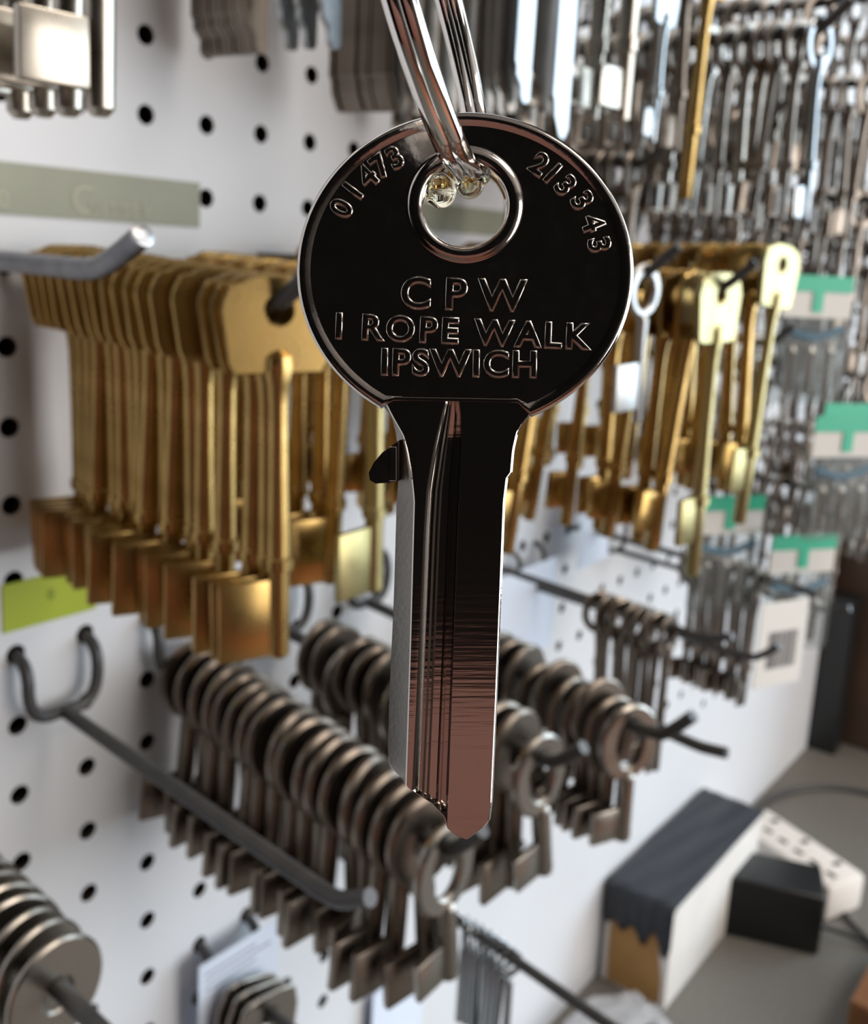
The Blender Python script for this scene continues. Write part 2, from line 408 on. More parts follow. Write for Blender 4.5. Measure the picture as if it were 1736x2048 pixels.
def blade_key(m, L, w, steps):
    """flat cylinder key blank: round bow above, long flat blade with a stepped tip below"""
    d = {}
    d['bow'] = to_mesh('bow', oval_bow(.024, .022, .0022, .0040, .0040), M[m], 35)
    bm = bmesh.new(); T = .0021; h = w / 2
    prof = [(-h, -.0165), (-h, -L + .012), (-h + w * .12, -L + .0105)]
    if steps: prof += [(-h + w * .12, -L + .008), (-h + w * .45, -L + .005), (-h + w * .5, -L + .0015), (-h + w * .62, -L), (h - w * .12, -L), (h, -L + .0015), (h, -.0165)]
    else: prof += [(-h + w * .2, -L + .006), (-h + w * .5, -L + .001), (-h + w * .65, -L), (h - w * .2, -L), (h, -L + .003), (h, -.0165)]
    f1 = [bm.verts.new((x, -T / 2, z)) for x, z in prof]; f2 = [bm.verts.new((x, T / 2, z)) for x, z in prof]
    bm.faces.new(f1); bm.faces.new(list(reversed(f2)))
    for k in range(len(prof)): bm.faces.new((f1[k], f2[k], f2[(k + 1) % len(prof)], f1[(k + 1) % len(prof)]))
    d['blade'] = to_mesh('blade', bm, M[m], 0)
    return d
PROTO['blank_step'] = blade_key('steel_dark', .062, .0085, True)
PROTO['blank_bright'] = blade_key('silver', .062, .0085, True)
PROTO['blank_plain'] = blade_key('steel_dark', .073, .0085, False)
PROTO['blank_dull'] = blade_key('steel_dark', .074, .0085, True)
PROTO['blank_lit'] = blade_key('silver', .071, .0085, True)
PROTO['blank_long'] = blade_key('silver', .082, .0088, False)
PROTO['blank_small'] = blade_key('steel', .050, .0075, False)
def key(proto, name, label, loc, rz=0, ry=0, group=None, rx=0):
    r = empty(name, loc, (rx, ry, rz)); tag(r, label, 'key', group)
    for pn, me in PROTO[proto].items(): link(pn, me, r)
    return r
R = math.radians
def bundle(hook, proto, name, what, where, ys, rz=0, jz=3, jy=2.5, group=None, last=None, alt=None, rzl=None, ryl=None, ry=0):
    """ys: distances from the board, the one nearest the tip of the hook first"""
    n = len(ys); out = []
    for i, y in enumerate(ys):
        word = 'front' if i == 0 else ORD[i]
        lab = '%s, %s %s' % (what, ('foremost' if i == 0 else word + ' from the front'), where)
        pr = proto if not alt or random.random() < .6 else alt
        if i == 0 and last: pr = last
        a1 = R(rz + random.uniform(-jz, jz)) if i or rzl is None else R(rzl)
        a2 = R(ry + random.uniform(-jy, jy)) if i or ryl is None else R(ryl)
        z = hook.arm_z(-y) + hook.wr
        out.append(key(pr, name, lab, (hook.x, -y, z), a1, a2, group or what + ' ' + where))
    return out
def ladder(y_tip, y_root, n, jit=.0):
    return [y_tip + (y_root - y_tip) * i / (n - 1) + random.uniform(-jit, jit) for i in range(n)]

# empty hook, low on the left
hA = Hook(.0127, 8, .1475, 'empty dark wire hook low on the left of the pegboard, nothing hanging on it', droop=.062, tipz=.0042)
# brass mortice keys, middle left
hC = Hook(.0127, 3, .120, 'dark wire hook carrying the brass keys at the left of the photo', tip=.010, tipz=.007, flat=True, droop=.045)
# front-most hook end coming in from the left
hD = Hook(-.0381, 3, .1204, 'thick zinc wire hook poking in from the left edge above the brass keys', m='zinc', end='zinc_end', tipz=.0048, tip=.0114, flat=True, z0=-.0725, droop=.008)
# dull silver keys, centre
hB = Hook(.0635, 8, .146, 'dark wire hook carrying the long stack of dull silver keys', droop=.155, tipz=.008)
hE = Hook(-.0381, 9, .150, 'dark wire hook through the round grey key heads in the lower left corner', droop=.05)
hJ1 = Hook(.0635, 3, .125, 'dark wire hook with brass keys half hidden behind the big key', flat=True)
hG = Hook(.1143, 8, .150, 'dark wire hook with silver ring keys just right of the blade tip', droop=.068)
hH = Hook(.1651, 8, .166, 'dark wire hook with its tip turned up, crossing another over the white board', droop=.085, tipz=.008)
hH2 = Hook(.2159, 9, .162, 'dark wire hook bent outwards below the crossing tips', droop=.085, tipz=.001)
hI = Hook(.2540, 8, .145, 'thin dark wire hook starting beside the blade and running right', droop=.045, tipz=.003, wr=.0018)
hI2 = Hook(.3048, 9, .150, 'thin dark wire hook with its upturned tip above the cream strip', droop=.03, wr=.0018)
hI3 = Hook(.3556, 8, .150, 'upper thin wire hook reaching across the barcode card', droop=.03, tipz=-.001, wr=.0018)
hI4 = Hook(.4064, 9, .155, 'lower thin wire hook reaching below the barcode card', droop=.03, tipz=.003, wr=.0018)
hJ2 = Hook(.1651, 3, .170, 'dark wire hook with cream lit brass key to the right of the big key', flat=True, z0=-.0735, droop=0, wr=.0016)
hJ3 = Hook(.2159, 3, .168, 'dark wire hook with the pale brass key seen face on', flat=True, z0=-.0665, droop=-.03, wr=.0014, tip=.004)
hJ0 = Hook(.1143, 3, .166, 'dark wire hook of brass keys with a pale ring key nearest its tip', flat=True, z0=-.0705, droop=0, wr=.0016)
hF = Hook(.0889, 14, .150, 'dark wire hook through the grey plates at the bottom edge', droop=.04)
hQ = Hook(.1651, 13, .165, 'dark wire hook with thin bright rods at the bottom centre', droop=.10)
hK1 = Hook(-.0381, -2, .124, 'dark wire hook above the silver tube keys in the top left corner')
hK2 = Hook(.0635, -3, .13, 'dark wire hook above the stepped key blanks at the top')
hK3 = Hook(.1143, -3, .14, 'dark wire hook above the long bright blade beside the ring')
hL = Hook(.1651, -3, .140, 'dark wire hook above the square bitted silver keys')
hM = Hook(.1905, -1, .130, 'dark wire hook with the sky lit wedge headed key', z0=.0375, flat=True)
hN = Hook(.2159, -3, .140, 'dark wire hook with a single brass key among the silver ones')
hL2 = Hook(.2540, -2, .162, 'dark wire hook through the row of round key heads at the top right', droop=.01)

ysC = [.1090, .1050, .1005, .0900, .0805, .0740, .0690, .0630, .0580, .0520, .0470, .0420, .0370, .0320, .0270, .0220, .0170]
bundle(hC, 'brass', 'mortice_key', 'brass mortice key', 'on the left brass hook', ysC, rz=-22, jz=4, jy=2)
bundle(hJ1, 'brass', 'mortice_key', 'brass key with square bit', 'on the hook left of the blade', [.0965, .083, .074, .064, .054, .044, .034, .024], rz=-12, jz=8, last='brass_lit', rzl=-1)
bundle(hJ0, 'brass_thin', 'mortice_key', 'slim brass key', 'on the hook behind the big key', ladder(.125, .02, 16, .001), rz=-15, jz=8, jy=4, ry=4)
key('ring_pale', 'mortice_key', 'pale grey key with open ring head and square white bit beside the big key', (hJ0.x, -.1570, hJ0.arm_z(-.157) + hJ0.wr), R(-9), R(-3))
bundle(hJ2, 'brass_thin', 'mortice_key', 'long thin brass key', 'on the cream lit key hook', [.1594, .152, .147, .141, .132, .122, .112, .102, .092, .080, .07, .06,   .055, .048, .04, .032, .024, .018], rz=-20, jz=10, jy=4, ry=4, last='brass_far', rzl=-8, ryl=-1)
bundle(hJ3, 'brass_thin', 'mortice_key', 'slender brass key', 'on the pale key hook', [.1610, .150, .143, .136, .128, .119, .110, .10, .09, .08, .07, .06, .050, .035, .02], rz=-30, jz=8, jy=4, last='brass_far', rzl=-9, ryl=5)
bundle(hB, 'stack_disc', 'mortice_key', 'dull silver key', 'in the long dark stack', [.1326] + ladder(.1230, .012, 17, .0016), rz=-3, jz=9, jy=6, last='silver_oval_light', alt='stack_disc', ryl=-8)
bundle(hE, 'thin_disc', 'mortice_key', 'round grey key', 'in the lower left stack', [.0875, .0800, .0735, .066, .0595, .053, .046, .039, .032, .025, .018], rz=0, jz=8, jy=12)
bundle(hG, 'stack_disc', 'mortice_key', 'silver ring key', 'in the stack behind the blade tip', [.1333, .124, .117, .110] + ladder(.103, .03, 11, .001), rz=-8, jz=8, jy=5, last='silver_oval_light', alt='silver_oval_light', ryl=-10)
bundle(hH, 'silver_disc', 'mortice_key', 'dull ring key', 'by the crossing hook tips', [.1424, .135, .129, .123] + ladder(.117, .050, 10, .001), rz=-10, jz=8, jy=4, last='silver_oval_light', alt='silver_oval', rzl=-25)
bundle(hH2, 'small_ring', 'small_key', 'little ring-headed steel key', 'on the outward bent hook', ladder(.100, .050, 7, .001), rz=-20, jz=20, jy=9)
bundle(hI, 'long_dull', 'small_key', 'small bright steel key', 'on the thin hook beside the blade', ladder(.115, .079, 9, .001), rz=-20, jz=25, jy=4)
bundle(hI3, 'long_dull', 'small_key', 'small grey steel key', 'left of the barcode card', ladder(.119, .083, 10, .001), rz=-20, jz=25, jy=3)
bundle(hK1, 'pipe', 'tube_key', 'bright silver tube key', 'in the top left corner', [.112, .102, .092, .080, .068, .056], rz=-5, jz=4, jy=2)
bundle(hK2, 'blank_step', 'key_blank', 'stepped grey key blank', 'in the packed row at the top', ladder(.040, .014, 12), rz=-2, jz=1.0, jy=.5)
bundle(hK2, 'blank_bright', 'key_blank', 'sky lit stepped key blank', 'beside the packed row', [.072, .063, .055], rz=4, jz=2, jy=1)
bundle(hK3, 'blank_plain', 'key_blank', 'grey flat key blank', 'in the row left of the ring', ladder(.056, .028, 14), rz=-3, jz=1.2, jy=.5)
bundle(hK3, 'blank_dull', 'key_blank', 'long dull key blank', 'behind and right of the ring', [.1165, .103, .098, .093, .086, .078, .070, .062], rz=-8, jz=4, jy=1)
key('blank_long', 'key_blank', 'long sky blue lit key blank right of the split ring, touching the key head', (.1143, -.1225, hK3.arm_z(-.1225) + WR), R(-2), 0, 'sky lit blanks')
key('blank_lit', 'key_blank', 'sky blue lit key blank with stepped tip just right of the split ring', (.1143, -.1075, hK3.arm_z(-.1075) + WR), R(-2), 0, 'sky lit blanks')
bundle(hL, 'pipe', 'tube_key', 'silver key with a square bit', 'at the top right', [.116, .105, .090], rz=-5, jz=3, jy=1)
bundle(hL, 'long_dull', 'mortice_key', 'dusky thin key', 'behind the square bits', ladder(.080, .02, 8, .002), rz=-12, jz=10, jy=3)
key('wedge_silver', 'mortice_key', 'sky blue lit silver key with a wedge-shaped head, top right of the big key', (hM.x, -.117, hM.arm_z(-.117) + WR), R(-6), R(1))
PROTO['brass_pin'] = {k: v for k, v in PROTO['brass_thin'].items() if k != 'bit'}
key('brass_pin', 'mortice_key', 'lone long brass key hanging among the silver keys at the top right', (hN.x, -.1217, hN.arm_z(-.1217) + WR), R(-20), R(1.5))
bundle(hN, 'long_dull', 'mortice_key', 'shadowed steel key', 'behind the lone brass key', ladder(.11, .02, 9, .002), rz=-12, jz=10, jy=3)
bundle(hL2, 'long_dull', 'mortice_key', 'long steel key with a round head', 'in the top right row', [.152] + ladder(.144, .045, 15, .001), rz=-12, jz=7, jy=5, last='long_bright', alt='long_round', ryl=-4)

# ------------------------------------------------------------------ things on the worktop
bz = WORK
t = empty('parcel_box', (.535, -.032, bz)); tag(t, 'long white card box with black tape over its top, brown end showing, on the worktop', 'box')
bm = bmesh.new(); box(bm, (-.083, -.0245, 0), (.088, .0285, .082), .0012); obj('carton', bm, M['box_white'], t, 0)
bm = bmesh.new()
ol = [(-.020, .004), (.022, .002), (.0235, .03), (.0235, .073), (-.012, .070), (-.016, .045), (-.020, .025)]
f1 = [bm.verts.new((-.0836, y, z)) for y, z in ol]; f2 = [bm.verts.new((-.0828, y, z)) for y, z in ol]
bm.faces.new(f1); bm.faces.new(list(reversed(f2)))
for k in range(len(ol)): bm.faces.new((f1[k], f2[k], f2[(k + 1) % len(ol)], f1[(k + 1) % len(ol)]))
e = obj('bare_cardboard', bm, M['card'], t, 0); e['label'] = 'brown cardboard end where the white skin is torn'
# tape: wrinkled sheet over the top, torn edge hanging down over the near end
bm = bmesh.new(); nx, ny = 46, 16
gv = []
for i in range(nx + 1):
    row = []
    for j in range(ny + 1):
        s = i / nx; y = -.0255 + .055 * j / ny
        L = .200 * s - .024 - (.006 * math.sin(j * 1.3) + .010 * abs(math.sin(j * .55 + .6))) * (1 - s) ** 6
        if L < 0: p = Vector((-.0850 + .0004 * math.sin(j * 2.1), y, .0826 + L))
        else: p = Vector((-.0845 + L, y, .0832 + .0007 * math.sin(i * .17 + j * .5 + 1.5 * math.sin(j * .4)) * math.sin(j * .8 + i * .13) + .0002 * random.random()))
        row.append(bm.verts.new(p))
    gv.append(row)
for i in range(nx):
    for j in range(ny): bm.faces.new((gv[i][j], gv[i + 1][j], gv[i + 1][j + 1], gv[i][j + 1]))
e = obj('tape', bm, M['tape'], t, 60); e['label'] = 'wrinkled black tape with a torn edge'
sm = e.modifiers.new('s', 'SOLIDIFY'); sm.thickness = .0005; sm.offset = 1

# extension socket with a black plug-in adaptor
t = empty('extension_socket', (.678, -.072, bz), (0, 0, R(-113))); tag(t, 'cream white extension socket lying on the grey worktop behind the black adaptor', 'socket')
bm = bmesh.new(); box(bm, (-.056, -.022, 0), (.056, .024, .034), .005); obj('housing', bm, M['white_plastic'], t)
for k in (-1, 0, 1):
    for dx, dy, sx, sy in ((0, .012, .0022, .0045), (-.009, -.006, .0045, .0022), (.009, -.006, .0045, .0022)):
        bm = bmesh.new(); box(bm, (k * .035 + dx - sx, dy - sy, .033), (k * .035 + dx + sx, dy + sy, .0344)); obj('pin_slot', bm, M['black_plastic'], t, 0)
t = empty('power_adaptor', (.5985, -.082, bz), (0, 0, R(-68))); tag(t, 'black power adaptor block on the worktop right of the taped box', 'adaptor')
bm = bmesh.new(); box(bm, (-.039, -.022, 0), (.036, .024, .052), .003, 3); obj('case', bm, M['black_plastic'], t)
bm = bmesh.new(); tube(bm, smooth_path([(.033, 0, .012), (.055, .005, .008), (.09, .0, .003), (.14, -.03, .003)], 2), .0021, 8); obj('lead', bm, M['black_plastic'], t)
def world_tube(name, label, cat, pts, r, m):
    bm = bmesh.new(); tube(bm, smooth_path(pts, 3), r, 10); o = obj(name, bm, m); tag(o, label, cat); return o
q = lambda x, y, z=WORK + .003: tuple(at_plane(x, y, 2, z))
world_tube('power_cable', 'grey cable curving over the worktop behind the extension socket', 'cable', [q(1505, 1640), q(1530, 1600), q(1590, 1577), q(1680, 1572), q(1790, 1600)], .0028, M['wire'])
world_tube('thin_cable', 'thin dark cable trailing from the extension socket towards the wooden block', 'cable', [q(1668, 1790), q(1690, 1830), q(1715, 1860), q(1760, 1900)], .002, M['black_plastic'])
t = empty('steel_post', (.955, -.0158, bz)); tag(t, 'matt black upright post standing on the worktop past the end of the pegboard', 'post')
bm = bmesh.new(); box(bm, (-.014, -.0150, 0), (.014, .0150, .182), .0015); obj('upright', bm, M['black_plastic'], t, 0)
bm = bmesh.new(); box(bm, (-.015, -.016, .178), (.015, .016, .184), .001); obj('cap', bm, M['black_plastic'], t, 0)
bm = bmesh.new(); box(bm, (.98, -.30, bz), (1.42, .02, bz + .30), .004); o = obj('storage_case', bm, M['darkwood'], None, 0)
tag(o, 'dark brown storage case on the worktop behind the black post', 'case')
bm = bmesh.new(); box(bm, (.500, -.300, bz), (.62, -.168, bz + .045), .002); o = obj('wooden_block', bm, M['wood'], None, 0)
tag(o, 'orange brown wooden block at the right edge, on the worktop', 'block')

# crinkled clear bag by the box
def crumple(name, label, c, s, seed, m):
    rnd = random.Random(seed); bm = bmesh.new(); bmesh.ops.create_icosphere(bm, subdivisions=4, radius=1)
    ph = [(rnd.uniform(3, 9), rnd.uniform(0, 6), Vector((rnd.gauss(0, 1), rnd.gauss(0, 1), rnd.gauss(0, 1))).normalized()) for _ in range(9)]
    for v in bm.verts:
        n = v.co.normalized(); d = 1 + .10 * sum(abs(math.sin(f * n.dot(a) + p)) for f, p, a in ph) / 2 - .25
        v.co = Vector((n.x * d * s[0], n.y * d * s[1], max(n.z * d * s[2], -s[2] * .62)))
    o = obj(name, bm, m, None, 20); o.location = c; tag(o, label, 'plastic bag')
crumple('plastic_bag', 'crinkled clear plastic bag on the worktop at the near end of the taped box', (.385, -.050, bz + .0106), (.052, .034, .017), 3, M['crinkle'])

# ------------------------------------------------------------------ labels and papers on the board
def board_quad(name, pts, th, m, parent=None, y=0):
    bm = bmesh.new()
    a = [bm.verts.new((x, y - th, z)) for x, z in pts]; c = [bm.verts.new((x, y, z)) for x, z in pts]
    bm.faces.new(a); bm.faces.new(list(reversed(c)))
    for k in range(len(pts)): bm.faces.new((a[k], c[k], c[(k + 1) % len(pts)], a[(k + 1) % len(pts)]))
    return obj(name, bm, m, parent, 0)
def text_mesh(name, s, size, m, ext=.0001, bev=0, off=0, align='LEFT', spacing=1.0):
    cu = bpy.data.curves.new(name, 'FONT'); cu.body = s; cu.size = size; cu.extrude = ext; cu.bevel_depth = bev; cu.bevel_resolution = 2; cu.offset = off
    cu.align_x = align; cu.space_character = spacing; cu.resolution_u = 6
    o = bpy.data.objects.new('t', cu); COL.objects.link(o)
    bpy.context.view_layer.update()
    me = bpy.data.meshes.new_from_object(o.evaluated_get(bpy.context.evaluated_depsgraph_get()))
    bpy.data.objects.remove(o); me.name = name; me.materials.clear(); me.materials.append(m)
    return me
pr = at_plane(398, 366, 1, 0); pb = at_plane(398, 455, 1, 0)
t = empty('label_strip', (.04, -.0001, pr.z)); tag(t, 'olive green label strip with faded print, stuck on the board at upper left', 'label')
hh = pr.z - pb.z
bm = bmesh.new(); box(bm, (-.14, -.0005, -hh), (pr.x - .04, 0, 0)); obj('tape', bm, M['olive'], t, 0)
for s_, px, py_, sz in (('C', 140, 405, .0125), ('urtisek', 178, 408, .0085), ('e', -12, 392, .010)):
    p = at_plane(px, py_, 1, -.0007)
    o = link('print', text_mesh('print', s_, sz, M['cream_ink']), t); o.rotation_euler = (PI / 2, 0, 0); o.location = (p.x - .04, -.0007, p.z - pr.z - .003)
q1, q2 = at_plane(800, 402, 1, 0), at_plane(1085, 425, 1, 0); q3 = at_plane(940, 468, 1, 0); q4 = at_plane(940, 415, 1, 0)
t = empty('label_strip', (q1.x, -.0001, q4.z)); tag(t, 'olive green label strip seen through the hole of the big key', 'label')
bm = bmesh.new(); box(bm, (0, -.0005, q3.z - q4.z), (q2.x - q1.x, 0, 0)); obj('tape', bm, M['olive'], t, 0)
g1, g2 = at_plane(5, 1267, 1, 0), at_plane(190, 1210, 1, 0)
t = empty('price_label', (g1.x, -.0001, g1.z)); tag(t, 'lime green rectangular label on the board below the brass bits', 'label')
bm = bmesh.new(); box(bm, (0, -.0005, 0), (g2.x - g1.x, 0, .0165)); obj('sticker', bm, M['lime'], t, 0)
o = link('print', text_mesh('print', '8', .0055, M['lime_ink']), t); o.rotation_euler = (PI / 2, 0, 0); o.location = (.0155, -.0007, .0075)
# paper cards low on the board
def card(name, label, p1, p2, h, lines=0):
    p1, p2 = Vector(p1), Vector(p2); d = p2 - p1; ang = math.atan2(d.y, d.x)
    t = empty(name, p1, (0, 0, ang)); tag(t, label, 'paper card')
    L = math.hypot(d.x, d.y); bm = bmesh.new(); box(bm, (0, 0, -h), (L, .0004, 0)); obj('sheet', bm, M['paper'], t, 0)
    if lines:
        for k in range(lines):
            bm = bmesh.new(); z = -.006 - k * .0035; box(bm, (.003, -.0002, z), (L * (.9 if k % 2 else .7), 0, z + .0005)); obj('print', bm, M['ink'], t, 0)
pA = at_plane(398, 1935, 2, -.3553)
card('price_card', 'pale blue paper card standing off the board beside its own dark shadow', pA, (.1095, -.0125, -.3553), .075, 3)
card('paper_card', 'pale blue paper slip under the teeth of the dull silver stack', (.184, -.006, -.4455), (.232, -.002, -.4455), .05)
card('hanging_note', 'bluish white paper note right of the blade, above the ring keys', (.262, -.012, -.236), (.325, -.012, -.230), .055)
card('folded_note', 'small white note behind the thin hook, touching the brass key tips', (.335, -.02, -.195), (.372, -.02, -.192), .050)

# grey plates low on hook F
PROTO['plate'] = {'bow': to_mesh('bow', trap_bow(.030, .034, .0022, .004, .006, .9), M['steel'], 35)}
for i, y in enumerate((.030, .024, .018)):
    key('plate', 'key_tag', 'flat grey rounded plate, %s on the bottom edge hook' % ('front one' if i == 0 else ORD[i] + ' from the front'), (hF.x, -y, hF.arm_z(-y) + WR), R(-6), R(4 + 5 * i), 'plates on the bottom hook')
# thin rods on hook Q
PROTO['rod'] = key_proto(oval_bow(.011, .014, .0012, .0036, .0045, .002), [(.0009, -.0125), (.0019, -.014), (.0019, -.050), (.0007, -.051)], None, 'silver', 10)
for i in range(8):
    y = .098 - i * .0035
    key('rod', 'pick_rod', 'thin bright metal rod, %s at the bottom centre' % ('front one' if i == 0 else ORD[i] + ' from the front'), (hQ.x, -y, hQ.arm_z(-y) + WR), R(-40 + 9 * i), R(random.uniform(-4, 4)), 'thin rods at the bottom centre')

# ------------------------------------------------------------------ far right: more bundles and packets
far = [
    (.3048, -3, 'steel keys behind the round-headed row', 'long_dull', 'steel key', .150, 15),
    (.2921, -1, 'dusky keys under the round-headed row', 'long_dull', 'dusky key', .130, 13),
    (.3556, -2, 'grey keys below the round-headed row', 'long_dull', 'grey steel key', .160, 15),
    (.4064, 0, 'shadowed keys right of the square bits', 'long_dull', 'little steel key', .150, 14),
    (.4064, -4, 'keys in the top right corner', 'long_dull', 'bronze lit steel key', .160, 14),
    (.4572, -2, 'keys high on the right edge', 'long_dull', 'bronze tinted key', .160, 14),
    (.4572, 1, 'keys over the green packets', 'long_dull', 'short steel key', .15, 13),
    (.2286, 0, 'keys between the brass hooks', 'long_dull', 'short grey key', .105, 10),
    (.3302, 3, 'keys behind the pale face-on key', 'long_dull', 'dim steel key', .13, 12),
    (.5080, 0, 'keys just left of the packets', 'long_dull', 'brownish steel key', .16, 13),
    (.4826, 7, 'keys left of the blue packets', 'long_dull', 'dusky steel key', .14, 11),
]
far_rest = [
    (.5080, -4, 'keys highest on the right', 'long_dull', 'pale steel key', .16, 13),
    (.5588, -2, 'keys at the far upper right', 'long_dull', 'distant steel key', .16, 13),
    (.6096, 1, 'keys furthest along the right edge', 'long_dull', 'remote steel key', .16, 12),
    (.4826, 4, 'keys behind the cream lit key tips', 'long_dull', 'tiny steel key', .15, 12),
    (.5588, 6, 'keys above the barcode card', 'long_dull', 'little dim key', .15, 12),
    (.6604, 4, 'keys beyond the packets', 'long_dull', 'far dim key', .15, 11),
    (.7112, 2, 'keys past the packet row', 'long_dull', 'hazy steel key', .15, 11),
    (.7620, 5, 'keys near the far end of the board', 'long_dull', 'faraway grey key', .15, 11),
    (.6096, 7, 'keys above the black post', 'long_dull', 'shaded key', .15, 11),
    (.7620, -1, 'keys on the last upper hook', 'long_dull', 'farthest key', .16, 12),
    (.8382, 3, 'keys by the end of the board', 'long_dull', 'end row key', .15, 11),
]
for x, row, where, pr, what, L, n in far:
    hk = Hook(x, row, L, 'dark wire hook carrying the ' + where, wr=.0018)
    bundle(hk, pr, 'mortice_key', what, 'among the ' + where, ladder(L - .016, .03, n, .001), rz=-15, jz=20, jy=6)
bm = bmesh.new(); tmp = bmesh.new()
for i, (x, row, where, pr, what, L, n) in enumerate(far_rest):
    hk = Hook(x, row, L, 'wire hook deep at the right, holding the %s' % where, wr=.0018)
    for y in ladder(L - .016, .03, n, .001):
        mx = Matrix.Translation((x, -y, hk.arm_z(-y) + hk.wr)) @ Euler((0, R(random.uniform(-6, 6)), R(-15 + random.uniform(-20, 20)))).to_matrix().to_4x4()
        for me in PROTO[pr].values():
            k0 = len(bm.verts); bm.from_mesh(me); bm.verts.ensure_lookup_table()
            bmesh.ops.transform(bm, matrix=mx, verts=bm.verts[k0:])
tmp.free()
o = obj('distant_keys', bm, M['steel_dark'], None, 35)
tag(o, 'blurred mass of steel keys on the most distant hooks at the right', 'keys', kind='stuff')
def packet(i, x, y, ztop, wdt, hgt, hdr, where):
    t = empty('blister_packet', (x, y, ztop), (0, 0, R(-35))); tag(t, 'clear packet with a white %s header, %s' % (hdr, where), 'packet', 'hanging packets at the right edge')
    bm = bmesh.new(); box(bm, (-wdt / 2, -.0005, -.017), (wdt / 2, .0005, 0), .0002); obj('header_card', bm, M['white_card'], t, 0)
    bm = bmesh.new(); box(bm, (-wdt / 2, -.0009, -.004), (wdt / 2, -.0005, .004)); e = obj('label_band', bm, M['green'], t, 0)
    bm = bmesh.new(); box(bm, (-.003, -.0011, -.014), (.003, -.0006, -.004)); obj('label_strip', bm, M['green'], t, 0)
    bm = bmesh.new(); box(bm, (-wdt / 2, -.004, -hgt), (wdt / 2, .004, -.017), .003); obj('pouch', bm, M['film'], t)
    bm = bmesh.new(); tube(bm, smooth_path([(-wdt * .4, 0, -.024), (0, -.001, -.028), (wdt * .42, 0, -.022)], 2), .0022, 8); obj('blue_clip', bm, M['blue'], t)
    for k in range(3):
        bm = bmesh.new(); lathe(bm, [(.0012, -hgt + .004), (.0022, -hgt + .006), (.002, -.036), (.003, -.034), (.001, -.031)], 8, (-wdt * .28 + k * wdt * .28, 0)); obj('part', bm, M['steel'], t)
spots = [(.350, -.134, -.0705, 'beside the pale key'), (.405, -.118, -.071, 'behind the first'), (.46, -.10, -.071, 'third along'),
         (.35, -.157, -.138, 'second row'), (.42, -.14, -.14, 'second row, behind'),
         (.36, -.140, -.205, 'lowest row'), (.335, -.108, -.186, 'behind the cream key tip')]
for i, (x, y, z, wh) in enumerate(spots): packet(i, x, y, z, .040, .060, 'and green' , wh)
# barcode card
t = empty('barcode_card', at_depth(1570, 1225, .50), (0, 0, R(-25))); tag(t, 'cream card printed with a barcode, hanging behind the two long hooks', 'card')
bm = bmesh.new(); box(bm, (-.0165, 0, -.040), (.0165, .0008, .006), .0002); obj('card', bm, M['white_card'], t, 0)
for k in range(14):
    bm = bmesh.new(); x = -.009 + k * .0015; wd = random.choice((.0003, .0005, .0007)); box(bm, (x, -.0003, -.030), (x + wd, 0, -.010)); obj('bar', bm, M['ink'], t, 0)

# ------------------------------------------------------------------ the key in front, its ring
D0 = .0750; K = D0 / FPX
def kp(x, y, h=0):
    """a point of the held key: x, y across its face, h towards the camera (metres)"""
    return ((x - 930) * K, (545 - y) * K, h)
kroot = empty('cylinder_key', at_depth(930, 545, D0)); kroot.rotation_euler = cam.matrix_world.to_euler()
tag(kroot, 'large nickel key with a round lettered head hanging on the split ring in front', 'key')
T = .0009
bm = bmesh.new()
HC = (929, 413)
def outline(grow=0, N=720):
    pts = []
    for k in range(N):
        a = 2 * PI * k / N
        pts.append((930 + (334 + grow) * math.cos(a), 545 - (315 + grow) * math.sin(a)))
    return pts
def clip_bottom(pts, yb, slope=.018):
    return [(x, min(y, 797 + (yb - 797) * .16 + slope * (x - 930)) if 774 < x < 1052 else y) for x, y in pts]
def radial(pts, N=144):
    f_ = poly_radius([(x, -y) for x, y in pts], (HC[0], -HC[1]))
    return lambda a: f_(a)
def ringloop(f_, h, off=0, N=144):
    out = []
    for k in range(N):
        a = 2 * PI * k / N; r = f_(a) + off
        out.append(kp(HC[0] + r * math.cos(a), HC[1] - r * math.sin(a), h))
    return out
fo = radial(clip_bottom(outline(0), 842)); fr = radial(clip_bottom(outline(-7), 838)); fi = radial(clip_bottom(outline(-17), 806)); ff = radial(clip_bottom(outline(-26), 797))
circ = lambda r: (lambda a: r)
loops = [ringloop(fo, -T), ringloop(fo, T * .72), ringloop(fr, T * 1.0), ringloop(fi, T * 1.0), ringloop(ff, T * .72), ringloop(ff, T * .70, -2), ringloop(ff, T * .70, -4), ringloop(circ(119), T * .70),
         ringloop(circ(116), T * .70), ringloop(circ(112), T * .80), ringloop(circ(106), T * 1.02), ringloop(circ(93), T * 1.02), ringloop(circ(86), T * .85), ringloop(circ(83), T * .6), ringloop(circ(83), -T)]
loft(bm, loops, close_ring=True)
head = obj('bow', bm, M['nickel'], kroot, 50)
head['label'] = 'round key head with raised rim and eyelet'
